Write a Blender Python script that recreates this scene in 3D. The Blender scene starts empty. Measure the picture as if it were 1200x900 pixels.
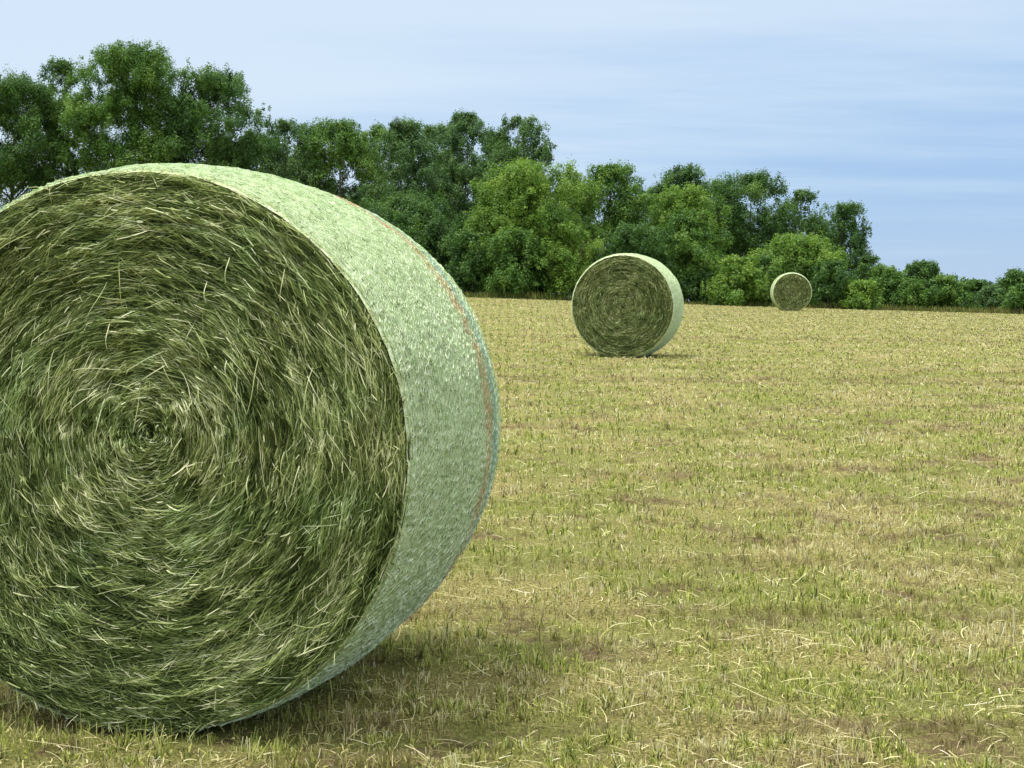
import bpy, math
import numpy as np

rad = math.radians
scene = bpy.context.scene
COL = scene.collection
CAM_H = 1.25            # eye height above the foot of the near bale (m)
F_PX, HORIZON = 1800.0, 343.0

# ---------------------------------------------------------------- helpers
def vnoise(x, y, seed=0):
    """smooth 2-D value noise in 0..1"""
    x = np.asarray(x, float); y = np.asarray(y, float)
    xi = np.floor(x).astype(np.int64); yi = np.floor(y).astype(np.int64)
    fx = x - xi; fy = y - yi
    fx = fx * fx * (3 - 2 * fx); fy = fy * fy * (3 - 2 * fy)
    def h(a, b):
        n = (a * 374761393 + b * 668265263 + seed * 1442695041) & 0xFFFFFFFF
        n = ((n ^ (n >> 13)) * 1274126177) & 0xFFFFFFFF
        n = (n ^ (n >> 16)) & 0xFFFFFFFF
        return n / 4294967295.0
    a, b, c, d = h(xi, yi), h(xi + 1, yi), h(xi, yi + 1), h(xi + 1, yi + 1)
    return (a * (1 - fx) + b * fx) * (1 - fy) + (c * (1 - fx) + d * fx) * fy

def fbm(x, y, seed=0, oct=3):
    s = 0; a = .5; t = 0
    for o in range(oct):
        s = s + a * vnoise(x * 2 ** o, y * 2 ** o, seed + o * 17); t += a; a *= .5
    return s / t

def unit(v):
    return v / np.maximum(np.linalg.norm(v, axis=-1, keepdims=True), 1e-9)

class Geo:
    """collects quads / triangles with per-point attributes, then links ONE mesh object"""
    def __init__(self):
        self.v, self.f, self.n, self.mi, self.at = [], [], 0, [], {}
    def add(self, verts, quads, mat=0, **attrs):
        verts = np.asarray(verts, np.float32).reshape(-1, 3)
        quads = np.asarray(quads, np.int32)
        self.v.append(verts); self.f.append(quads + self.n); self.mi.append(np.full(len(quads), mat, np.int32))
        for k, a in attrs.items():
            self.at.setdefault(k, []).append(np.asarray(a, np.float32).ravel())
        self.n += len(verts)
    def build(self, name, mats, parent=None, smooth=False):
        me = bpy.data.meshes.new(name)
        V = np.concatenate(self.v)
        sizes = np.concatenate([np.full(len(f), f.shape[1], np.int32) for f in self.f])
        L = np.concatenate([f.ravel() for f in self.f]).astype(np.int32)
        me.vertices.add(len(V)); me.vertices.foreach_set('co', V.ravel())
        me.loops.add(len(L)); me.loops.foreach_set('vertex_index', L)
        me.polygons.add(len(sizes))
        st = np.concatenate([[0], np.cumsum(sizes)[:-1]]).astype(np.int32)
        me.polygons.foreach_set('loop_start', st); me.polygons.foreach_set('loop_total', sizes)
        me.polygons.foreach_set('material_index', np.concatenate(self.mi))
        me.polygons.foreach_set('use_smooth', np.full(len(sizes), smooth, bool))
        for k, a in self.at.items():
            at = me.attributes.new(k, 'FLOAT', 'POINT'); at.data.foreach_set('value', np.concatenate(a))
        me.update(calc_edges=True)
        for m in (mats if isinstance(mats, (list, tuple)) else [mats]): me.materials.append(m)
        o = bpy.data.objects.new(name, me); COL.objects.link(o)
        if parent: o.parent = parent
        return o

def ribbon(g, P, side, mat=0, **attrs):
    """P: (N,S,3) centre lines, side: (N,S,3) half width vectors -> N ribbons"""
    N, S, _ = P.shape
    V = np.stack([P - side, P + side], 2).reshape(-1, 3)      # N,S,2
    b = (np.arange(N) * S * 2)[:, None] + (np.arange(S - 1) * 2)[None]
    Q = np.stack([b, b + 1, b + 3, b + 2], -1).reshape(-1, 4)
    g.add(V, Q, mat, **{k: np.repeat(a, S * 2) for k, a in attrs.items()})

def grid_faces(nu, nv, wrap=False):
    i = np.arange(nu if wrap else nu - 1)[:, None]; j = np.arange(nv - 1)[None]
    i2 = (i + 1) % nu
    return np.stack([i * nv + j, i2 * nv + j, i2 * nv + j + 1, i * nv + j + 1], -1).reshape(-1, 4)

def thing(name, label, cat, loc, rz=0.0, group=None):
    o = bpy.data.objects.new(name, None); COL.objects.link(o)
    o.empty_display_size = .3
    o.location = loc; o.rotation_euler = (0, 0, rz); o['label'] = label; o['category'] = cat
    if group: o['group'] = group
    return o

# ---------------------------------------------------------------- node helpers
class NT:
    def __init__(self, tree): self.t = tree; tree.nodes.clear()
    def n(self, typ, **kw):
        nd = self.t.nodes.new(typ); ins = kw.pop('ins', {})
        for k, v in kw.items(): setattr(nd, k, v)
        for k, v in ins.items():
            if isinstance(v, bpy.types.NodeSocket): self.t.links.new(v, nd.inputs[k])
            else: nd.inputs[k].default_value = v
        return nd
    def math(self, op, a, b=0.0, clamp=False):
        return self.n('ShaderNodeMath', operation=op, use_clamp=clamp, ins={0: a, 1: b}).outputs[0]
    def mix(self, fac, a, b, blend='MIX'):
        nd = self.n('ShaderNodeMix', data_type='RGBA', blend_type=blend)
        for k, v in ((0, fac), (6, a), (7, b)):
            if isinstance(v, bpy.types.NodeSocket): self.t.links.new(v, nd.inputs[k])
            else: nd.inputs[k].default_value = v if k == 0 else (*v, 1.0)[:4]
        return nd.outputs[2]
    def ramp(self, fac, stops, interp='LINEAR'):
        nd = self.n('ShaderNodeValToRGB', ins={0: fac}); cr = nd.color_ramp; cr.interpolation = interp
        while len(cr.elements) < len(stops): cr.elements.new(.5)
        for e, (p, c) in zip(cr.elements, stops): e.position = p; e.color = (*c, 1.0)[:4] if len(c) > 1 else (c[0],) * 3 + (1,)
        return nd.outputs[0]
    def noise(self, vec, scale, detail=3.0, rough=.55):
        return self.n('ShaderNodeTexNoise', ins={'Vector': vec, 'Scale': scale, 'Detail': detail, 'Roughness': rough}).outputs[0]
    def mapping(self, vec, scale=(1, 1, 1), loc=(0, 0, 0)):
        return self.n('ShaderNodeMapping', ins={'Vector': vec, 'Scale': scale, 'Location': loc}).outputs[0]
    def smooth(self, v, a, b):
        return self.n('ShaderNodeMapRange', interpolation_type='SMOOTHSTEP', ins={0: v, 1: a, 2: b, 3: 0.0, 4: 1.0}).outputs[0]

def material(name):
    m = bpy.data.materials.new(name); m.use_nodes = True
    return m, NT(m.node_tree)

def finish(nt, color, rough=.7, spec=.25, trans=None, trans_w=.25, bump=None, bump_s=.3, bump_d=.01):
    ins = {'Base Color': color if isinstance(color, bpy.types.NodeSocket) else (*color, 1), 'Roughness': rough, 'Specular IOR Level': spec}
    if bump is not None:
        ins['Normal'] = nt.n('ShaderNodeBump', ins={'Strength': bump_s, 'Distance': bump_d, 'Height': bump}).outputs[0]
    p = nt.n('ShaderNodeBsdfPrincipled', ins=ins).outputs[0]
    if trans is not None:
        t = nt.n('ShaderNodeBsdfTranslucent', ins={'Color': trans}).outputs[0]
        p = nt.n('ShaderNodeMixShader', ins={0: trans_w, 1: p, 2: t}).outputs[0]
    nt.n('ShaderNodeOutputMaterial', ins={'Surface': p})

# ---------------------------------------------------------------- terrain
def softmin(a, b, k): return -k * np.log(np.exp(-np.asarray(a) / k) + np.exp(-b / k))
def ground(x, y):
    x = np.asarray(x, float); y = np.asarray(y, float)
    ye = softmin(np.clip(y, -60, 400), 84.0, 2.5)
    xe = 70 * np.tanh(x / 70)
    z = 0.013 * (ye - 4.5) - 0.0313 * xe * np.clip(ye, 0, 90) / 75
    z = z - 0.02 * np.clip(y - 92, 0, None)
    near = np.clip((26 - y) / 14, 0, 1) * np.clip((y - 2) / 1, 0, 1) * np.clip((.62 * y + 1.5 - np.abs(x)) / .5, 0, 1)
    z = z + near * .05 * (fbm(x * 7, y * 7, 22, 3) - .58)
    return z + .03 * (fbm(x * .25, y * .25, 5) - .5) * np.clip((y - 7) / 10, 0, 1) * np.clip((90 - y) / 20, 0, 1)

def at(px, dist): return (px - 600.0) / F_PX * dist
def height(py, dist): return CAM_H - (py - HORIZON) / F_PX * dist

# ---------------------------------------------------------------- field materials
def field_masks(nt, pos):
    """patchiness of the mown field, shared by the earth sheet and the stubble that grows on it"""
    flat = nt.mapping(pos, (1, 1, 0))
    green = nt.noise(flat, .9, 3, .6)                       # regrowth patches
    soil = nt.noise(nt.mapping(pos, (.75, 1.0, 0), (7, 3, 0)), 2.6, 7, .78)   # worn, thin spots
    rows = nt.noise(nt.mapping(pos, (.03, .55, 0), (2, 9, 0)), 1.0, 3, .6)    # mower swaths along x
    return flat, green, soil, rows

def make_field_materials():
    m, nt = material('mown_field_earth')
    pos = nt.n('ShaderNodeNewGeometry').outputs['Position']
    flat, green, soil, rows = field_masks(nt, pos)
    fine = nt.noise(flat, 80, 6, .8)
    mid = nt.noise(flat, 9, 4, .65)
    thatch = nt.ramp(fine, [(.33, (.03, .026, .012)), (.44, (.13, .115, .04)), (.54, (.38, .34, .12)), (.69, (.68, .63, .30))])
    thatch = nt.mix(nt.math('MULTIPLY', nt.smooth(green, .38, .60), .55), thatch, (.15, .19, .045))
    earth = nt.ramp(mid, [(.3, (.05, .034, .022)), (.55, (.16, .108, .068)), (.8, (.30, .22, .14))])
    bare = nt.smooth(nt.math('ADD', soil, nt.math('MULTIPLY', nt.math('SUBTRACT', rows, .5), .4)), .515, .64)
    # far beyond the worn part of the field the stubble stands evenly
    c = nt.mix(nt.math('MULTIPLY', bare, .8), thatch, earth)
    finish(nt, c, .95, .05, bump=nt.math('ADD', fine, mid), bump_s=.8, bump_d=.025)
    m2, nt = material('cut_stubble')
    geo = nt.n('ShaderNodeNewGeometry')
    root = nt.n('ShaderNodeCombineXYZ', ins={0: nt.n('ShaderNodeAttribute', attribute_name='rx').outputs[2],
                                             1: nt.n('ShaderNodeAttribute', attribute_name='ry').outputs[2]}).outputs[0]
    flat, green, soil, rows = field_masks(nt, root)
    rnd = nt.n('ShaderNodeAttribute', attribute_name='tone').outputs[2]
    kind = nt.n('ShaderNodeAttribute', attribute_name='greenness').outputs[2]
    straw = nt.ramp(rnd, [(0, (.11, .08, .042)), (.22, (.40, .32, .15)), (.5, (.68, .62, .30)), (.85, (.86, .82, .50)), (1, (.86, .84, .62))])
    leaf = nt.ramp(rnd, [(0, (.045, .07, .018)), (.3, (.22, .275, .052)), (.62, (.52, .555, .125)), (1, (.80, .80, .31))])
    g = nt.smooth(nt.math('ADD', kind, nt.math('MULTIPLY', nt.math('SUBTRACT', green, .5), 1.9)), .42, .58)
    c = nt.mix(g, straw, leaf)
    bare = nt.smooth(nt.math('ADD', soil, nt.math('MULTIPLY', nt.math('SUBTRACT', rows, .5), .4)), .515, .64)
    c = nt.mix(nt.math('MULTIPLY', bare, .55), c, (.25, .165, .095))
    lines = nt.noise(nt.mapping(root, (.05, 2.0, 0), (5, 1, 0)), 1.0, 3, .6)
    c = nt.mix(nt.math('MULTIPLY', nt.smooth(lines, .52, .66), .6), c, (.25, .20, .085))
    finish(nt, c, .6, .2, trans=c, trans_w=.25)
    return m, m2

M_EARTH, M_STUBBLE = make_field_materials()

# ---------------------------------------------------------------- ground sheet
def build_ground():
    ys = np.concatenate([np.linspace(-300, -10, 12), np.linspace(-6, 3, 30), np.linspace(3.05, 11, 230), np.linspace(11.07, 24, 180), np.linspace(24.6, 100, 110), np.geomspace(103, 3000, 40)])
    pos = np.concatenate([np.linspace(0, 5, 126), np.linspace(5.08, 14, 110), np.linspace(14.6, 60, 60), np.geomspace(63, 2500, 28)])
    xs = np.concatenate([-pos[:0:-1], pos])
    X, Y = np.meshgrid(xs, ys, indexing='ij')
    Z = ground(X, Y)
    g = Geo(); g.add(np.stack([X, Y, Z], -1).reshape(-1, 3), grid_faces(len(xs), len(ys)))
    o = g.build('field_ground', M_EARTH, smooth=True); o['kind'] = 'structure'
build_ground()

# ---------------------------------------------------------------- stubble
def bale_free(x, y):
    ok = np.ones(len(x), bool)
    for (bx, by, yaw, w, d) in BALES:
        dx, dy = x - bx, y - by
        a = dx * math.sin(yaw) + dy * math.cos(yaw); u = dx * math.cos(yaw) - dy * math.sin(yaw)
        ok &= ~((a > .03) & (a < d) & (np.abs(u) < w))
    return ok

def bare_mask(x, y):
    return fbm(x * .45 * 1.15 + 7, y * 1.15 + 3, 31, 4) + .5 * (fbm(x * .05 + 2, y * .62 + 9, 37, 3) - .5)

def build_stubble():
    rng = np.random.default_rng(4)
    N = 2200000
    y = np.where(rng.random(N) < .72, np.exp(rng.uniform(math.log(3.3), math.log(80), N)), rng.uniform(9, 79, N)); x = rng.uniform(-.52, .52, N) * y + rng.uniform(-1.3, 1.3, N)
    # tufts: pull blades towards tuft centres
    cell = .045 + .004 * y
    jx = (np.floor(x / cell) + .5 + .8 * (vnoise(np.floor(x / cell) * 7.31, np.floor(y / cell) * 3.17, 3) - .5)) * cell
    jy = (np.floor(y / cell) + .5 + .8 * (vnoise(np.floor(x / cell) * 5.11, np.floor(y / cell) * 9.7, 8) - .5)) * cell
    k = rng.uniform(.0, .85, N); x = x + (jx - x) * k; y = y + (jy - y) * k
    clump = fbm(x * 7, y * 7, 22, 3)
    dens = fbm(x * 1.3, y * 1.3, 21) * .7 + clump * 1.1
    keep = (rng.random(N) < np.clip((dens - .54) * 2.5, .26, 1)) & bale_free(x, y)
    clump = clump[keep]
    x, y = x[keep], y[keep]; N = len(x)
    z = ground(x, y) - .008
    tuft = vnoise(np.floor(x / .09), np.floor(y / .09), 77)
    tuft2 = fbm(x * 9, y * 9, 55, 2)
    kind = np.clip(rng.normal(.64, .15, N) + .34 * (tuft - .5) + 1.0 * (tuft2 - .5) - .0034 * np.clip(y - 8, 0, 50), 0, 1)
    stem = rng.random(N) < .33
    broad = (~stem) & (rng.random(N) < .58)
    L = np.where(stem, rng.uniform(.018, .055, N), rng.uniform(.016, .05, N)) * (.55 + .5 * tuft) * np.clip(.36 + 1.0 * clump, .42, 1.2)
    L = np.where(rng.random(N) < .003, L * 2.4, L)
    L = np.where(broad, L * .45, L)
    for (bx, by, yaw, bw, bd) in BALES:      # stalks missed by the mower and pushed up against the bales
        aa = (x - bx) * math.sin(yaw) + (y - by) * math.cos(yaw); uu = (x - bx) * math.cos(yaw) - (y - by) * math.sin(yaw)
        hug = (aa > -.16) & (aa < 1.25) & (np.abs(uu) < .62) & (rng.random(N) < .22)
        L = np.where(hug & ~broad, L * rng.uniform(1.3, 2.2, N), L)
    w = np.where(stem, .0012, .0020) * rng.uniform(.7, 1.4, N); w = np.where(broad, .0056 * rng.uniform(.6, 1.3, N), w)
    w = np.maximum(w, .00030 * y)
    az = rng.uniform(0, 2 * np.pi, N); lean = np.where(stem, np.abs(rng.normal(0, .25, N)), np.abs(rng.normal(.3, .3, N)))
    lean = np.where(broad, rng.uniform(.4, 1.3, N), lean); lean = np.clip(lean, 0, 1.35)
    bend = np.where(stem, rng.normal(0, .12, N), rng.uniform(.0, .65, N))
    P = np.zeros((N, 3, 3)); P[:, 0] = np.stack([x, y, z], 1)
    for s in (1, 2):
        a = lean + bend * (s - 1)
        d = np.stack([np.cos(az) * np.sin(a), np.sin(az) * np.sin(a), np.cos(a)], 1)
        P[:, s] = P[:, s - 1] + d * (L / 2)[:, None]
    fa = rng.uniform(0, 2 * np.pi, N)
    sd = np.stack([np.cos(fa), np.sin(fa), rng.normal(0, .25, N)], 1) * w[:, None]
    taper = np.where(stem, .9, .25)
    side = np.stack([sd, sd * np.where(broad, 1.2, .9)[:, None], sd * taper[:, None]], 1)
    kind = np.where(stem, kind - .16, kind + .06); kind = np.where(broad, kind + .2, kind)
    g = Geo(); ribbon(g, P, side, tone=np.clip(rng.normal(.47, .30, N), 0, 1), greenness=kind, rx=x, ry=y)
    # cut stalks left lying on the stubble
    M = 21000
    y = np.exp(rng.uniform(math.log(3.3), math.log(60), M)); x = rng.uniform(-.52, .52, M) * y
    ok = bale_free(x, y); x, y = x[ok], y[ok]; M = len(x)
    az = rng.uniform(0, 2 * np.pi, M) * .5 + rng.normal(0, .6, M)
    L = rng.lognormal(math.log(.05), .5, M).clip(.02, .22)
    h = rng.uniform(.003, .022, M); t = np.linspace(-.5, .5, 4)
    cur = rng.normal(0, .12, M)
    P = np.zeros((M, 4, 3)); tl = rng.normal(0, .22, M)
    for i, s in enumerate(t):
        a = az + cur * s * 2
        P[:, i] = np.stack([x + np.cos(a) * s * L, y + np.sin(a) * s * L, ground(x, y) + h + tl * s * L + .003 * (1 - 4 * s * s)], 1)
    P[:, :, 2] = np.maximum(P[:, :, 2], ground(P[:, :, 0], P[:, :, 1]) + .003)
    w = np.maximum(rng.uniform(.0008, .0016, M), .0002 * y)
    T = unit(P[:, -1] - P[:, 0]); sd = unit(np.stack([-T[:, 1], T[:, 0], rng.normal(0, .3, M)], 1)) * w[:, None]
    g2 = Geo(); ribbon(g2, P, np.repeat(sd[:, None], 4, 1), tone=np.clip(rng.normal(.52, .22, M), 0, 1), greenness=rng.normal(.12, .18, M), rx=x, ry=y)
    # uncut grass along the far edge of the field
    K = 26000
    yk = 77.2 + np.abs(rng.normal(0, 1.0, K)); xk = rng.uniform(-32, 42, K); hk = rng.uniform(.06, .38, K) * (.4 + 1.1 * fbm(xk * .35, yk * .35, 91))
    P = np.zeros((K, 3, 3)); a = rng.uniform(0, 2 * np.pi, K)
    for q, t in enumerate((0, .6, 1)):
        P[:, q] = np.stack([xk + np.cos(a) * .25 * hk * t * t, yk + np.sin(a) * .25 * hk * t * t, ground(xk, yk) - .02 + hk * t], 1)
    sd = np.stack([np.cos(a + 1.2), np.sin(a + 1.2), 0 * a], 1) * .012
    g3 = Geo(); ribbon(g3, P, np.stack([sd, sd * .8, sd * .2], 1), tone=np.clip(rng.normal(.15, .15, K), 0, 1), greenness=rng.normal(.95, .25, K), rx=xk, ry=yk)
    o = g3.build('margin_grass', M_STUBBLE); o['kind'] = 'stuff'
    o['label'] = 'fringe of taller uncut grass along the foot of the bushes'; o['category'] = 'grass'
    o = g.build('stubble_grass', M_STUBBLE); o['kind'] = 'stuff'
    o['label'] = 'short mown stubble and green regrowth covering the whole field'; o['category'] = 'grass'
    o = g2.build('loose_straw', M_STUBBLE); o['kind'] = 'stuff'
    o['label'] = 'loose cut stalks lying scattered on the stubble'; o['category'] = 'straw'

# ---------------------------------------------------------------- hay bales
def make_bale_materials():
    m, nt = material('dried_hay')
    t = nt.n('ShaderNodeAttribute', attribute_name='tone').outputs[2]
    c = nt.ramp(t, [(0, (.026, .038, .012)), (.28, (.095, .135, .035)), (.52, (.24, .305, .085)), (.76, (.49, .55, .215)), (1, (.84, .84, .54))])
    oh = nt.n('ShaderNodeTexCoord').outputs['Object']
    c = nt.mix(nt.math('MULTIPLY', nt.smooth(nt.noise(oh, 3.2, 4, .6), .5, .68), .16), c, nt.mix(1.0, c, (1.12, .86, .8), 'MULTIPLY'))
    c = nt.mix(nt.math('MULTIPLY', nt.smooth(nt.noise(oh, 4.1, 4, .6), .5, .66), .5), c, nt.mix(1.0, c, (.74, 1.0, .85), 'MULTIPLY'))
    finish(nt, c, .65, .18, trans=c, trans_w=.12)
    mb, nt = material('packed_hay')
    o = nt.n('ShaderNodeTexCoord').outputs['Object']
    n1 = nt.noise(o, 60, 4, .7); n2 = nt.noise(o, 9, 3, .6)
    c = nt.ramp(nt.math('ADD', nt.math('MULTIPLY', n1, .7), nt.math('MULTIPLY', n2, .3)), [(.3, (.022, .026, .009)), (.5, (.06, .072, .022)), (.7, (.12, .135, .045))])
    finish(nt, c, .9, .1, bump=n1, bump_s=.8, bump_d=.012)
    out = [m, mb]
    for stripes in (True, False):
        mats = []
        for what in ('wrap', 'thread'):
            mm, nt = material('netting_' + what)
            oc = nt.n('ShaderNodeTexCoord').outputs['Object']
            y = nt.n('ShaderNodeSeparateXYZ', ins={0: oc}).outputs[1]
            big = nt.noise(oc, 5, 3, .6)
            if what == 'wrap':
                f1 = nt.noise(oc, 130, 4, .8); f2 = nt.noise(oc, 26, 4, .65)
                f = nt.math('ADD', nt.math('MULTIPLY', f1, .6), nt.math('MULTIPLY', f2, .4))
                c = nt.ramp(f, [(.38, (.09, .10, .03)), (.44, (.32, .39, .15)), (.50, (.565, .67, .37)), (.59, (.78, .85, .61))])
                c = nt.mix(nt.math('MULTIPLY', nt.smooth(nt.noise(oc, 33, 3, .6), .56, .66), .5), c, (.36, .34, .17))
            else:
                t = nt.n('ShaderNodeAttribute', attribute_name='tone').outputs[2]
                c = nt.ramp(t, [(0, (.26, .36, .16)), (.35, (.565, .70, .44)), (.7, (.75, .86, .65)), (1, (.88, .91, .79))])
            if stripes:
                wob = nt.math('ADD', y, nt.math('MULTIPLY', nt.math('SUBTRACT', nt.noise(oc, 6, 3, .6), .5), .05))
                brk = nt.noise(oc, 42, 3, .7)
                s = (.86, 1) if what == 'thread' else (.5, 1)
                def band(a, b, e=.018):
                    return nt.math('MULTIPLY', nt.smooth(wob, a - e, a + e), nt.math('SUBTRACT', 1.0, nt.smooth(wob, b - e, b + e)))
                w = .60 if what == 'thread' else .34
                c = nt.mix(nt.math('MULTIPLY', band(.80, .92), nt.math('MULTIPLY', nt.smooth(brk, .38, .62), w)), c, (.66, .27, .14))
                c = nt.mix(nt.math('MULTIPLY', band(.945, 1.03), nt.math('MULTIPLY', nt.smooth(brk, .32, .55), .45)), c, (.17, .38, .52))
            if what == 'wrap':
                finish(nt, c, .6, .3, bump=f, bump_s=.7, bump_d=.008)
            else:
                finish(nt, c, .45, .4, trans=c, trans_w=.15)
            mats.append(mm)
        out.append(mats)
    return out
M_HAY, M_PACK, M_NET_STRIPED, M_NET_PLAIN = make_bale_materials()

def make_bale(label, x, y, yaw, R=.80, rf=.79, W=1.2, bulge=.031, cz=.80, off=(.05, .07), n_strand=125000,
              width=1.0, n_chain=66, seed=1, net_mats=None, sink=0.0, stems=46, shoulder=.07):
    rng = np.random.default_rng(seed)
    root = thing('hay_bale', label, 'hay bale', (x, y, (0.0 if y < 10 else float(ground(x, y))) - sink), -yaw, 'round hay bales on the mown field')
    s0 = shoulder
    prof = np.array([(.004, rf - .05), (.000, rf - .012), (.014, rf + .3 * (R - rf)), (.45 * s0, R - .008), (s0, R - .001)] +
                    [(s0 + (W - 2 * s0) * t, R + bulge * (1 - (2 * t - 1) ** 2)) for t in (.12, .25, .4, .5, .6, .75, .88)] +
                    [(W - s0, R - .001), (W - .45 * s0, R - .008), (W - .01, rf + .3 * (R - rf)), (W + .006, rf - .012), (W + .005, rf - .055)])
    arc = np.concatenate([[0], np.cumsum(np.linalg.norm(np.diff(prof, axis=0), axis=1))])
    def surf(s, th, lift=0.0):
        yy = np.interp(s, arc, prof[:, 0]); rr = np.interp(s, arc, prof[:, 1])
        fade = np.clip((rr - rf + .02) / .03, 0, 1)
        rr = rr + fade * (.008 * (vnoise(th * 4, yy * 3.5, seed) - .5) + .012 * (fbm(th * 13, yy * 10, seed + 3) - .5)) + lift
        X = rr * np.cos(th); Z = cz + rr * np.sin(th)
        Z = np.maximum(Z, .004 + .01 * np.abs(np.cos(th)))
        return np.stack([X, yy, Z], -1)
    # ---- net wrap
    g = Geo()
    nth, ns = 420, 70
    TH, S = np.meshgrid(np.linspace(0, 2 * np.pi, nth, endpoint=False), np.linspace(.05, arc[-1] - .05, ns), indexing='ij')
    g.add(surf(S, TH).reshape(-1, 3), grid_faces(nth, ns, True), 0, tone=np.zeros(nth * ns))
    tw = .0010 * width
    total = arc[-1]
    for layer in range(3):
        sp = (total - .02) / n_chain
        s_c = .01 + sp * (np.arange(n_chain) + rng.random())
        s_c = s_c[s_c < total - .01]
        nt_ = 250; th = np.linspace(0, 2 * np.pi, nt_)
        for si in s_c:
            drift = .012 * (vnoise(th * 3 + si * 50, th * 0 + layer, seed + 5) - .5)
            P = surf(np.clip(si + drift, 0, total), th, .002 + .001 * layer)
            P2 = surf(np.clip(si + drift + tw * 2, 0, total), th, .002 + .001 * layer)
            tone = np.full(1, rng.uniform(.3, 1))
            if min(si, total - si) < .06 and rng.random() < .85: continue
            ribbon(g, ((P + P2) / 2)[None], ((P2 - P) / 2)[None], 1, tone=tone)
            k = rng.integers(330, 420)
            thz = np.linspace(0, 2 * np.pi, k) + rng.normal(0, .003, k) + rng.random() * .05
            zz = si + drift[0] + sp * (np.arange(k) % 2) * rng.uniform(.8, 1.1) + rng.normal(0, .003, k)
            P = surf(np.clip(zz, 0, total), thz, .003 + .001 * layer + rng.uniform(0, .003, k))
            P2 = surf(np.clip(zz + tw * 1.6, 0, total), thz + tw * .8, .003 + .001 * layer)
            # each leg of the zigzag has its own tone
            seg = np.stack([P[:-1], P[1:]], 1); sd = np.stack([P2[:-1] - P[:-1], P2[1:] - P[1:]], 1) * .5
            ribbon(g, seg, sd, 1, tone=np.clip(rng.normal(.58, .27, k - 1), 0, 1))
    # hay poking through the net
    n = int(n_strand * .13)
    s_ = rng.uniform(.02, total - .02, n); th0 = rng.uniform(0, 2 * np.pi, n); L = rng.lognormal(math.log(.016), .5, n).clip(.005, .07)
    ang = rng.normal(0, 1.0, n); t = np.linspace(-.5, .5, 4)
    lift = rng.uniform(-.002, .005, n)
    P = np.stack([surf(np.clip(s_ + L * k * np.sin(ang), 0, total), th0 + L * k * np.cos(ang) / R, lift + .004 * (1 - 4 * k * k)) for k in t], 1)
    T = unit(P[:, -1] - P[:, 0]); rd = np.stack([np.cos(th0), 0 * th0, np.sin(th0)], 1)
    sd = np.cross(T, rd) * (rng.uniform(.0006, .0014, n) * width)[:, None]
    ribbon(g, P, np.repeat(sd[:, None], 4, 1), 2, tone=np.clip(rng.normal(.55, .3, n), 0, 1))
    # stalks that stick out around the rim of the wrap
    n = 420
    th0 = rng.uniform(0, 2 * np.pi, n); b0 = surf(np.full(n, .045), th0); L = rng.uniform(.015, .06, n)
    tv = np.stack([-np.sin(th0), 0 * th0, np.cos(th0)], 1); rv = np.stack([np.cos(th0), 0 * th0, np.sin(th0)], 1)
    d = unit(tv * rng.normal(0, 1, n)[:, None] + rv * rng.normal(.1, .3, n)[:, None] + np.array([0, -1, 0]) * rng.uniform(.1, .8, n)[:, None])
    P = np.stack([b0 - d * .01, b0 + d * (L * .5)[:, None], b0 + d * L[:, None] - np.array([0, 0, .15]) * L[:, None]], 1)
    sd = unit(np.cross(d, rng.normal(size=(n, 3)))) * .0009 * width
    ribbon(g, P, np.stack([sd, sd, sd * .4], 1), 2, tone=np.clip(rng.normal(.65, .22, n), 0, 1))
    g.build('net_wrap', list(net_mats) + [M_HAY], root, smooth=True)
    # ---- the two hay ends
    def relief(r, th):
        ring = fbm(r * 26 + .35 * th, th * 2.2, seed + 11)
        lump = fbm(r * 7, th * 3.2, seed + 13)
        chop = fbm(r * 60 + th, th * 9, seed + 12, 2)
        layer = .0042 * np.sin(r * 2 * np.pi / .047 + th * 1.0 + 7.0 * lump)
        return layer + .044 * (ring - .5) + .05 * (lump - .5) + .028 * (chop - .5) - .012 * np.clip((r - rf + .06) / .06, 0, 1) ** 2
    for end in (0, 1):
        sgn = -1.0 if end == 0 else 1.0
        y0 = 0.0 if end == 0 else W
        cnt = n_strand if end == 0 else max(900, n_strand // 8)
        wd = width if end == 0 else width * 3
        def place(r, th, h):
            cx = off[0] * (1 - r / rf); cz_ = off[1] * (1 - r / rf)
            X = cx + r * np.cos(th); Z = cz + cz_ + r * np.sin(th)
            return np.stack([X, y0 + sgn * h, np.maximum(Z, .02)], -1)
        g = Geo()
        nr, na = 46, 260
        A, Rr = np.meshgrid(np.linspace(-np.pi, np.pi, na), np.linspace(.0, rf + .0, nr), indexing='ij')
        V = place(Rr, A, relief(Rr, A) - .016)
        g.add(V.reshape(-1, 3), grid_faces(na, nr), 1, tone=np.zeros(na * nr))
        n = cnt
        r0 = (rf - .008) * np.sqrt(rng.random(n)); th0 = rng.uniform(-np.pi, np.pi, n)
        L = rng.lognormal(math.log(.034), .58, n).clip(.009, .20)
        fine = np.clip(1 - r0 / .22, 0, 1); L *= 1 - .45 * fine
        ww = (rng.lognormal(math.log(.00068), .38, n)).clip(.0003, .0016) * wd; leafy = rng.random(n) < .06; ww = np.where(leafy, ww * 1.6, ww); L = np.where(leafy, L * .5, L)
        bright = rng.random(n) < .14; pitch = .75 * (fbm(r0 * 13, th0 * 4.5, seed + 41) - .5) + rng.normal(.04, .18, n) + rng.normal(0, .28, n) * bright + rng.normal(0, .8, n) * (rng.random(n) < .09) + rng.normal(0, .35, n) * fine
        curl = rng.normal(0, .8, n)
        dep = rng.normal(-.007, .0085, n) + .005 * bright; ww = np.where(bright, ww * 1.3, ww); tilt = rng.normal(0, .14, n)
        S5 = np.linspace(-.5, .5, 6)
        pts = []
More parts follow.
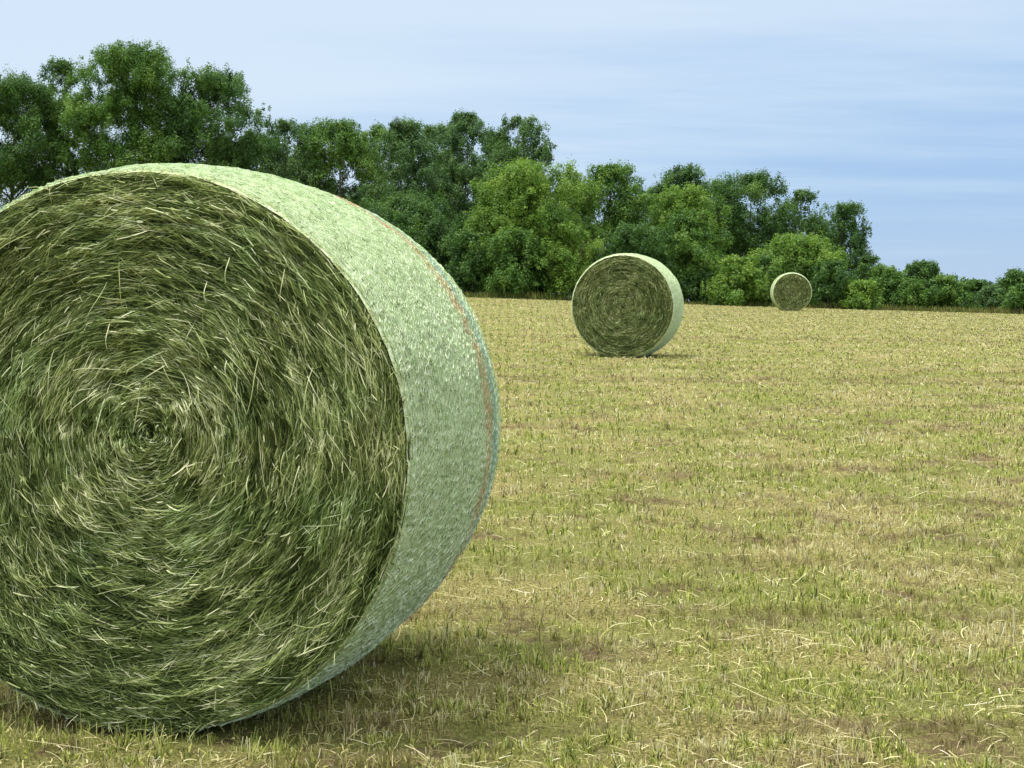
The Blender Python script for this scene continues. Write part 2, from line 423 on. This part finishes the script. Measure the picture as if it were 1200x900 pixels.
        for s in S5:
            q = s * L
            r = r0 + q * np.sin(pitch) + curl * q * q
            r = np.clip(r, .004, rf - .004)
            th = th0 + q * np.cos(pitch) / np.maximum(r0, .035)
            pts.append(place(r, th, relief(r0, th0) * .6 + relief(r, th) * .4 + dep + tilt * q + .006 * (.25 - s * s)))
        P = np.stack(pts, 1)
        T = np.gradient(P, axis=1); T = unit(T)
        N = np.array([0, sgn, 0.0]); B = unit(np.cross(T, N))
        tws = rng.uniform(-1.2, 1.2, n)
        sdir = B * np.cos(tws)[:, None, None] + N * np.sin(tws)[:, None, None]
        tp = np.array([.5, .9, 1, 1, .9, .45])
        side = sdir * (ww[:, None] * tp[None])[..., None]
        clump = fbm(r0 * 24 + .35 * th0, th0 * 5, seed + 21)
        broad = fbm(r0 * 6, th0 * 2.5, seed + 23)
        band = .04 * np.sin(r0 * 2 * np.pi / .047 + th0 + 7.0 * fbm(r0 * 7, th0 * 3.2, seed + 13)) + .14 * (vnoise(r0 * 17, r0 * 0, seed + 29) - .5)
        tone = .42 + band + .13 * np.clip(1 - r0 / .5, 0, 1) + (clump - .5) * .6 + (broad - .5) * .25 + rng.normal(0, .2, n) + np.where(bright, .32, -.04) + np.where(leafy, .03, 0)
        ribbon(g, P, side, 0, tone=np.clip(tone, 0, 1))
        # long loose stems that dangle from the end
        n = stems if end == 0 else 10
        r0 = rng.uniform(.1, rf - .06, n); th0 = rng.uniform(-np.pi, np.pi, n); th0 = np.where(rng.random(n) < .45, rng.uniform(.35, 2.9, n), th0)
        L = rng.uniform(.05, .16, n); vert = rng.random(n) < .45
        dirx = np.where(vert, rng.normal(0, .14, n), -np.sin(th0) + rng.normal(0, .5, n)); dirz = np.where(vert, -1, np.cos(th0) + rng.normal(0, .5, n))
        d = unit(np.stack([dirx, dirz], 1)); bend = rng.normal(0, .12, n); pp = np.stack([-d[:, 1], d[:, 0]], 1)
        base = place(r0, th0, relief(r0, th0) + .006); P = []
        for s in np.linspace(0, 1, 8):
            kink = bend * (s * s) + .02 * np.sin(5 * s + th0 * 7)
            X = base[:, 0] + L * (d[:, 0] * s + pp[:, 0] * kink); Z = base[:, 2] + L * (d[:, 1] * s + pp[:, 1] * kink)
            rr = np.hypot(X, Z - cz); f = np.minimum(1, (rf - .01) / rr); X *= f; Z = cz + (Z - cz) * f
            P.append(np.stack([X, base[:, 1] + sgn * (.022 * math.sin(2.6 * s) + .003), Z], 1))
        P = np.stack(P, 1); T = unit(np.gradient(P, axis=1)); B = unit(np.cross(T, N))
        ribbon(g, P, B * (.0011 * wd), 0, tone=rng.uniform(.75, 1, n))
        g.build('hay_end', [M_HAY, M_PACK], root)
    return root

YAW1, YAW2, YAW3 = .198, .235, .075
B1 = (-1.055, 4.277); B2 = (at(729, 24.0), 24.0); B3 = (at(928, 65.5), 65.5)
BALES = [(*B1, YAW1, .22, 1.2), (*B2, YAW2, .22, 1.2), (*B3, YAW3, .22, 1.2)]
build_stubble()
make_bale('huge green hay bale filling the left side, pale net with orange and blue stripe', *B1, YAW1, net_mats=M_NET_STRIPED, seed=3)
make_bale('middle sized hay bale alone in the field, white net rim along its right side', *B2, YAW2, R=.815, rf=.797, bulge=.02, cz=.80,
          off=(.01, .0), n_strand=60000, width=.95, n_chain=40, seed=8, net_mats=M_NET_PLAIN, sink=.0, stems=20, shoulder=.06)
make_bale('small distant hay bale in front of the bushes at the field edge, bright left rim', *B3, YAW3, R=.83, rf=.806, bulge=.015, cz=.80,
          off=(.0, .0), n_strand=26000, width=1.6, n_chain=24, seed=15, net_mats=M_NET_PLAIN, sink=.0, stems=8, shoulder=.06)

# ---------------------------------------------------------------- trees
def leaf_material(name, dark, mid, light):
    m, nt = material(name)
    t = nt.n('ShaderNodeAttribute', attribute_name='tone').outputs[2]
    c = nt.ramp(t, [(0, dark), (.5, mid), (1, light)])
    finish(nt, c, .5, .3, trans=nt.mix(1.0, c, (1.25, 1.35, .55), 'MULTIPLY'), trans_w=.34)
    return m
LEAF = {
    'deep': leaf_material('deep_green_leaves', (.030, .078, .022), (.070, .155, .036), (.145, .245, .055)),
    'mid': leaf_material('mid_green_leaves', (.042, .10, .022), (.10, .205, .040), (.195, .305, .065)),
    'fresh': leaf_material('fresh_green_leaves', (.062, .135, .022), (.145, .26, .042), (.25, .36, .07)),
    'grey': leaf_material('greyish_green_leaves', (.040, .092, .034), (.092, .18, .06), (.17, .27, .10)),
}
def bark_material():
    m, nt = material('grey_bark')
    o = nt.n('ShaderNodeTexCoord').outputs['Object']
    n = nt.noise(nt.mapping(o, (6, 6, 1.2)), 3, 4, .7)
    finish(nt, nt.ramp(n, [(.3, (.05, .042, .034)), (.7, (.20, .175, .145))]), .9, .1, bump=n, bump_s=.6, bump_d=.03)
    return m
M_BARK = bark_material()

def tube(g, P, R, k=6):
    P = np.asarray(P, float); R = np.asarray(R, float); S = len(P)
    T = unit(np.gradient(P, axis=0)); a = np.where(np.abs(T[:, 2:3]) > .9, [[1., 0, 0]], [[0, 0, 1.]])
    U = unit(np.cross(T, a)); V = np.cross(T, U); th = np.linspace(0, 2 * np.pi, k, endpoint=False)
    ring = P[:, None] + R[:, None, None] * (np.cos(th)[None, :, None] * U[:, None] + np.sin(th)[None, :, None] * V[:, None])
    idx = np.arange(S * k).reshape(S, k); q = []
    for i in range(S - 1):
        q.append(np.stack([idx[i], np.roll(idx[i], -1), np.roll(idx[i + 1], -1), idx[i + 1]], 1))
    g.add(ring.reshape(-1, 3), np.concatenate(q))

def crown_radius(shape, t):
    if shape == 'round': return (1 - np.clip(np.abs((t - .45) / .58), 0, 1) ** 2.6) ** .55
    if shape == 'tall': return (1 - np.clip(np.abs((t - .40) / .64), 0, 1) ** 2.2) ** .72
    if shape == 'spire': return np.clip(1.02 - t, .04, 1) ** .62 * np.clip(.55 + 2.2 * t, 0, 1)
    return np.sqrt(np.clip(1.03 - t * t, .02, 1)) * np.clip(.78 + t, 0, 1)        # bush

def make_plant(name, label, cat, px, ytop, wpx, dist, shape='round', leaf='mid', seed=0, bottom=.12, clumps=46, density=1.0, group=None,
               lsize=.112, csize=1.0, sub=1.0):
    rng = np.random.default_rng(1000 + seed)
    x = at(px, dist); z0 = float(ground(x, dist)); H = height(ytop, dist) - z0 - (.0 if shape == 'bush' else .35); Wd = wpx / F_PX * dist / 2
    root = thing(name, label, cat, (x, dist, z0 - .05), 0, group)
    clumps = int(clumps * 1.6); core = clumps; clumps = int(clumps * 1.55); wpx = wpx * (1.18 if shape != 'bush' else 1.12)
    zb = H * bottom; Ch = H - zb
    # clump centres inside the crown's outline
    t = rng.beta(1.15, 1.1, clumps) if shape != 'bush' else rng.beta(1.0, 1.15, clumps)
    clumps = clumps; cr = (Wd * .38 * (1 - .30 * t) * rng.uniform(.5, 1.3, clumps) * csize).clip(.28, 1.25)
    if shape in ('tall', 'spire'): cr *= .9
    ang = rng.uniform(0, 2 * np.pi, clumps)
    lop = 1 + .42 * (vnoise(ang / 6.283 * 5, t * 5, seed) - .5) * 2
    rr = np.clip(crown_radius(shape, t) * Wd * 1.08 * lop - cr * .62, 0, None) * rng.random(clumps) ** .36
    C = np.stack([rr * np.cos(ang), rr * np.sin(ang) * .9, zb + t * Ch], 1)
    C[:, 2] = np.minimum(C[:, 2], H - cr * .75)
    C[:, 2] = np.maximum(C[:, 2], cr * .5)
    C[0] = [0, 0, H - cr.mean() * .9]; cr[0] = cr.mean()
    # small upright sprigs that break the outline of the crown
    k = np.arange(core, clumps); cr[k] = cr[k] * rng.uniform(.28, .55, len(k))
    src = rng.integers(0, core, len(k)); v = unit(rng.normal(size=(len(k), 3)) + np.array([0, 0, .9]))
    C[k] = C[src] + v * (cr[src] * rng.uniform(.75, 1.25, len(k)))[:, None]
    C[k, 2] = np.clip(C[k, 2], .3, H - cr[k] * rng.uniform(.2, 1.6, len(k)))
    stretch = np.ones(clumps); stretch[k] = rng.uniform(1.3, 2.6, len(k))
    tall = 1.35 if shape in ('tall', 'spire') else .92
    # each limb's clump carries smaller boughs, each bough a cloud of leaves
    m = rng.integers(9, 15, clumps); m[core:] = 3
    ki = np.repeat(np.arange(clumps), m); nb = len(ki)
    bd = unit(rng.normal(size=(nb, 3)) + np.array([0, 0, .25]))
    Bc = C[ki] + bd * (rng.random(nb) ** .45 * cr[ki] * rng.uniform(.65, 1.15, nb))[:, None] * np.stack([0 * ki + 1.05, 0 * ki + 1.05, tall * stretch[ki]], 1)
    Bc[:, 2] = np.minimum(Bc[:, 2], H - .12)
    br = (cr[ki] * rng.uniform(.22, .48, nb)).clip(.12, .5)
    bs = rng.uniform(.8, 1.9, nb)
    per = (density * 66 * (br / .3) ** 2 * (.125 / lsize) ** 2).astype(int).clip(14, 260)
    bi = np.repeat(np.arange(nb), per); ci = ki[bi]; n = len(bi)
    d = unit(rng.normal(size=(n, 3)) + np.array([0, 0, .3]))
    P = Bc[bi] + d * (rng.random(n) ** .5 * rng.uniform(.75, 1.2, n) * br[bi])[:, None] * np.stack([0 * bi + 1, 0 * bi + 1, bs[bi]], 1)
    P[:, 2] = np.where(P[:, 2] < .05, rng.uniform(.05, .5, n), P[:, 2])
    d = unit(d + .6 * bd[bi])
    nrm = unit(d * .75 + np.array([0, 0, .45]) + rng.normal(0, .55, (n, 3)))
    a = unit(np.cross(nrm, rng.normal(size=(n, 3)))); b = np.cross(nrm, a)
    s = lsize * rng.uniform(.5, 1.15, n)[:, None]
    V = np.stack([P - a * s * .62, P - b * s * .34 + nrm * s * .07, P + a * s * .62, P + b * s * .34 + nrm * s * .07], 1).reshape(-1, 3)
    Q = np.arange(n * 4).reshape(n, 4)
    ctone = rng.normal(.5, .17, clumps)
    tone = np.clip(ctone[ci] + rng.normal(0, .10, nb)[bi] + rng.normal(0, .13, n), 0, 1)
    g = Geo(); g.add(V, Q, 0, tone=np.repeat(tone, 4))
    g.build('crown' if cat == 'tree' else 'foliage', LEAF[leaf], root)
    # trunk and limbs
    g = Geo()
    if shape == 'bush':
        for k in range(5):
            a0 = rng.uniform(0, 6.28); e = C[rng.integers(clumps)]
            b0 = np.array([.25 * np.cos(a0), .25 * np.sin(a0), -.1])
            tube(g, [b0, b0 * .5 + e * .4 + [0, 0, .15], e], [.05, .035, .012], 5)
    else:
        r0 = max(.09, H * .014)
        zs = np.linspace(-.2, H * .9, 9)
        wob = np.stack([.012 * H * np.sin(zs * .7 + seed), .012 * H * np.cos(zs * .6 + seed * 2), zs], 1); wob[0, :2] = wob[1, :2]
        tube(g, wob, r0 * (1 - .9 * np.linspace(0, 1, 9)) * np.array([1.35] + [1] * 8), 8)
        for k in range(min(clumps, 34)):
            e = C[k]; zs0 = max(H * .12, e[2] - rng.uniform(.5, 1.3) * np.hypot(e[0], e[1]) - .6); zs0 = min(zs0, H * .82)
            b0 = np.array([np.interp(zs0, zs, wob[:, 0]), np.interp(zs0, zs, wob[:, 1]), zs0])
            m1 = b0 * .45 + e * .55 + np.array([0, 0, -.12 * np.linalg.norm(e - b0)])
            rb = r0 * (1 - .9 * zs0 / (H * .9)) * .5
            tube(g, [b0, m1, e], [max(rb, .02), max(rb * .6, .014), .008], 5)
    g.build('trunk' if cat == 'tree' else 'stems', M_BARK, root, smooth=True)
    return root

TG, BG = 'trees of the wood behind the field', 'bushes along the far edge of the field'
def T(label, *a, **k): make_plant('leafy_tree', label, 'tree', *a, group=TG, **k)
def B(label, *a, **k): make_plant('bush', label, 'bush', *a, shape='bush', group=BG, **k)

# tall dark trees above the near bale
T('dark wide tree at the left edge, behind the top of the near bale', 20, 86, 136, 88, shape='round', leaf='deep', seed=1, bottom=.34, clumps=60)
T('dark narrow tree between the leftmost tree and the tallest tree', 82, 66, 68, 90, shape='round', leaf='deep', seed=2, bottom=.34, clumps=60)
T('tallest tree of the wood, rounded crown rising straight above the near bale', 164, 50, 128, 87, shape='round', leaf='mid', seed=3, bottom=.30, clumps=96)
T('rounded dark tree to the right of the tallest tree, lower than it', 260, 79, 112, 87, shape='round', leaf='deep', seed=4, bottom=.28, clumps=80)
T('low grey green tree directly right of the tall rounded trees above the near bale', 336, 136, 104, 92, shape='tall', leaf='grey', seed=5, bottom=.1, clumps=70)
T('flat topped green tree above the right shoulder of the near bale', 402, 137, 104, 92, shape='tall', leaf='mid', seed=6, bottom=.1, clumps=72)
T('grey green tree with small pointed tips left of the two airy poplars', 472, 139, 112, 91, shape='tall', leaf='grey', seed=7, bottom=.08, clumps=76)
T('airy pointed poplar, left one of the pair with sky showing through', 546, 128, 92, 93, shape='tall', leaf='grey', seed=8, bottom=.1, clumps=76)
T('airy poplar, right one of the pair, standing over the big yellow green tree', 612, 132, 92, 93, shape='tall', leaf='grey', seed=9, bottom=.1, clumps=76)
T('broad yellow green tree reaching the ground left of the middle bale', 618, 186, 166, 82, shape='round', leaf='fresh', seed=10, bottom=.02, clumps=96)
T('green tree rising directly behind the middle bale', 714, 186, 100, 85, shape='round', leaf='mid', seed=11, bottom=.04, clumps=66)
T('dark slim tree top peeping out above the lighter rounded tree', 800, 189, 100, 92, shape='tall', leaf='deep', seed=12, bottom=.1, clumps=80)
T('lighter rounded tree leaning over the right side of the middle bale', 800, 212, 96, 83, shape='round', leaf='fresh', seed=13, bottom=.04, clumps=60)
T('dark broad tree above the small distant bale, left of the sloping skyline', 880, 197, 112, 90, shape='round', leaf='deep', seed=14, bottom=.06, clumps=66)
T('grey green slender tree between the dark broad tree and the last tall tree', 936, 216, 76, 90, shape='tall', leaf='grey', seed=15, bottom=.06, clumps=44)
T('last tall dark tree before the wood drops away to the right', 984, 232, 88, 88, shape='tall', leaf='deep', seed=16, bottom=.05, clumps=60)
T('small dark tree at the foot of the last tall tree, lower skyline step', 1014, 292, 44, 86, shape='tall', leaf='deep', seed=17, bottom=.04, clumps=22)
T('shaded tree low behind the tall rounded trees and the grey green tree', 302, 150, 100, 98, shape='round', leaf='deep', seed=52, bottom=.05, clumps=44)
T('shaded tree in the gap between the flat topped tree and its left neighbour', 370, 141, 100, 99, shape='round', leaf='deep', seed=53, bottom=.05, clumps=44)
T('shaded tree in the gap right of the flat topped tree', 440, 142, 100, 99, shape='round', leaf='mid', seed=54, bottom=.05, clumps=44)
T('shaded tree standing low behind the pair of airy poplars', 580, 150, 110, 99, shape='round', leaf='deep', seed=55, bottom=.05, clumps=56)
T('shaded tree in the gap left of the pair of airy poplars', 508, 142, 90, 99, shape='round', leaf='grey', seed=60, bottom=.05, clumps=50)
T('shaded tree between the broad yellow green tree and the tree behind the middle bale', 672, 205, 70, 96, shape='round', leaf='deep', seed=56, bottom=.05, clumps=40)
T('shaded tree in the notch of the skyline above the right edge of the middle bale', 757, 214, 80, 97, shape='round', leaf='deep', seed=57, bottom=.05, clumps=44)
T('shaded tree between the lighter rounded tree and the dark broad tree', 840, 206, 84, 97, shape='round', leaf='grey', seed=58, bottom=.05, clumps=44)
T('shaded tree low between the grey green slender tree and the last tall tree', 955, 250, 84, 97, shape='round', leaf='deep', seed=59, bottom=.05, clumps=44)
# shrubs and small trees on the field edge
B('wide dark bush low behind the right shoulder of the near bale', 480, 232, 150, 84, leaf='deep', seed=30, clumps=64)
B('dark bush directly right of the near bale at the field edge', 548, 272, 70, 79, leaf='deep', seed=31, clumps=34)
B('mid green bush under the broad yellow green tree', 600, 268, 90, 78.5, leaf='mid', seed=32, clumps=40)
B('yellow green bush touching the left side of the middle bale', 664, 262, 76, 78.5, leaf='fresh', seed=33, clumps=38)
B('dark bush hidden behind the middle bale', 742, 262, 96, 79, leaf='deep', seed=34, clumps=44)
B('rounded bush rising right of the middle bale', 812, 246, 92, 80, leaf='mid', seed=35, clumps=50)
B('low dark bush on the field edge just right of the middle bale', 824, 318, 64, 78.5, leaf='deep', seed=64, clumps=34)
B('bright yellow green bush left of the small distant bale', 862, 300, 76, 77.5, leaf='fresh', seed=36, clumps=38)
B('wide light green bush arching over the small distant bale', 930, 277, 116, 80, leaf='fresh', seed=37, clumps=64)
B('dark bush in the gap behind the small distant bale', 906, 300, 70, 79, leaf='deep', seed=38, clumps=30)
B('dark bush right of the small distant bale', 975, 305, 60, 78, leaf='deep', seed=39, clumps=30)
B('low bright green bush at the foot of the last tall tree', 1006, 328, 56, 77, leaf='fresh', seed=40, clumps=28)
B('olive green bush right of the last tall tree', 1044, 311, 72, 80, leaf='mid', seed=41, clumps=32)
B('dark bush with a pointed top in the low right stretch', 1080, 306, 76, 81, leaf='deep', seed=42, clumps=34)
B('rounded bush just left of the pale sky gap in the low right stretch', 1104, 322, 54, 80, leaf='mid', seed=43, clumps=26)
T('small thin tree right of the pale sky gap in the low right stretch', 1140, 320, 44, 84, shape='round', leaf='deep', seed=44, bottom=.42, clumps=30, lsize=.15)
B('tiny low bush below the pale sky gap in the low right stretch', 1135, 357, 34, 80, leaf='deep', seed=49, clumps=16)
B('low bush joining the two dark bushes in the low right stretch', 1062, 326, 60, 79, leaf='mid', seed=61, clumps=30)
B('dark bush filling the hedge left of the pale sky gap', 1120, 330, 40, 82, leaf='deep', seed=62, clumps=26)
B('grey green bush in the hedge between the small thin tree and the right edge', 1172, 328, 50, 82, leaf='grey', seed=63, clumps=28)
B('low grey green bush below the small thin tree', 1162, 334, 44, 80, leaf='grey', seed=45, clumps=20)
B('dark bush at the right edge of the photo', 1190, 316, 60, 81, leaf='deep', seed=46, clumps=30)
B('mid green bush in front of the dark bush at the right edge', 1198, 332, 50, 78, leaf='mid', seed=47, clumps=26)

# ---------------------------------------------------------------- light, sky, camera
SUN_EL, SUN_AZ = 75.0, -105.0      # azimuth measured from +Y towards +X
world = bpy.data.worlds.new('World'); scene.world = world; world.use_nodes = True
nt = NT(world.node_tree)
sky = nt.n('ShaderNodeTexSky', sky_type='NISHITA', sun_disc=False, sun_elevation=rad(SUN_EL), sun_rotation=rad(SUN_AZ),
           air_density=1.0, dust_density=.6, ozone_density=2.5, altitude=200)
d = nt.n('ShaderNodeTexCoord').outputs['Generated']
sep = nt.n('ShaderNodeSeparateXYZ', ins={0: d})
up = nt.math('MAXIMUM', sep.outputs[2], 0.0)
den = nt.math('ADD', up, .09)
pl = nt.n('ShaderNodeCombineXYZ', ins={0: nt.math('DIVIDE', sep.outputs[0], den), 1: nt.math('DIVIDE', sep.outputs[1], den)}).outputs[0]
n1 = nt.noise(nt.mapping(pl, (.30, .85, 1), (3.1, 1.7, 0)), 1.4, 7, .6)
n2 = nt.noise(nt.mapping(pl, (.10, .35, 1), (0.4, 5.2, 0)), 1.3, 4, .55)
veil = nt.math('ADD', nt.math('MULTIPLY', n1, .6), nt.math('MULTIPLY', n2, .4))
# thin overcast: bluish and dimmer near the horizon, white and three times brighter overhead, brighter on the sun's side
lit = nt.math('ADD', nt.math('MULTIPLY', sep.outputs[0], -.45), nt.math('MULTIPLY', up, 1.9))
thick = nt.smooth(nt.math('ADD', nt.math('ADD', veil, lit), .0), .40, .86)
cloud = nt.mix(thick, (1.36, 2.12, 3.3), (2.75, 3.25, 3.8))
cloud = nt.mix(nt.math('MULTIPLY', nt.math('SUBTRACT', 1.0, nt.smooth(up, .0, .06)), .35), cloud, (2.2, 2.8, 3.6))
high = nt.smooth(up, .16, .85)
cloud = nt.mix(high, cloud, (8.6, 8.6, 8.3))
col = nt.mix(.90, sky.outputs[0], cloud)
bg = nt.n('ShaderNodeBackground', ins={'Color': col, 'Strength': .10})
nt.n('ShaderNodeOutputWorld', ins={'Surface': bg.outputs[0]})

sl = bpy.data.lights.new('sun', 'SUN'); sl.energy = 1.5; sl.angle = rad(12); sl.color = (1, .96, .88)
so = bpy.data.objects.new('sun', sl); COL.objects.link(so)
so.rotation_euler = (rad(90 - SUN_EL), 0, rad(180 - SUN_AZ))
so.location = (-20, -10, 40)

cd = bpy.data.cameras.new('camera'); cam = bpy.data.objects.new('camera', cd); COL.objects.link(cam)
cam.location = (0, 0, CAM_H); cam.rotation_euler = (rad(90) - math.atan((450 - HORIZON) / F_PX), 0, 0)
cd.sensor_width = 36; cd.lens = 36 * F_PX / 1200; cd.clip_end = 6000; cd.clip_start = .05
scene.camera = cam
vs = scene.view_settings
vs.view_transform = 'Standard'; vs.look = 'None'; vs.gamma = 1; vs.use_curve_mapping = False; vs.exposure = 1.27
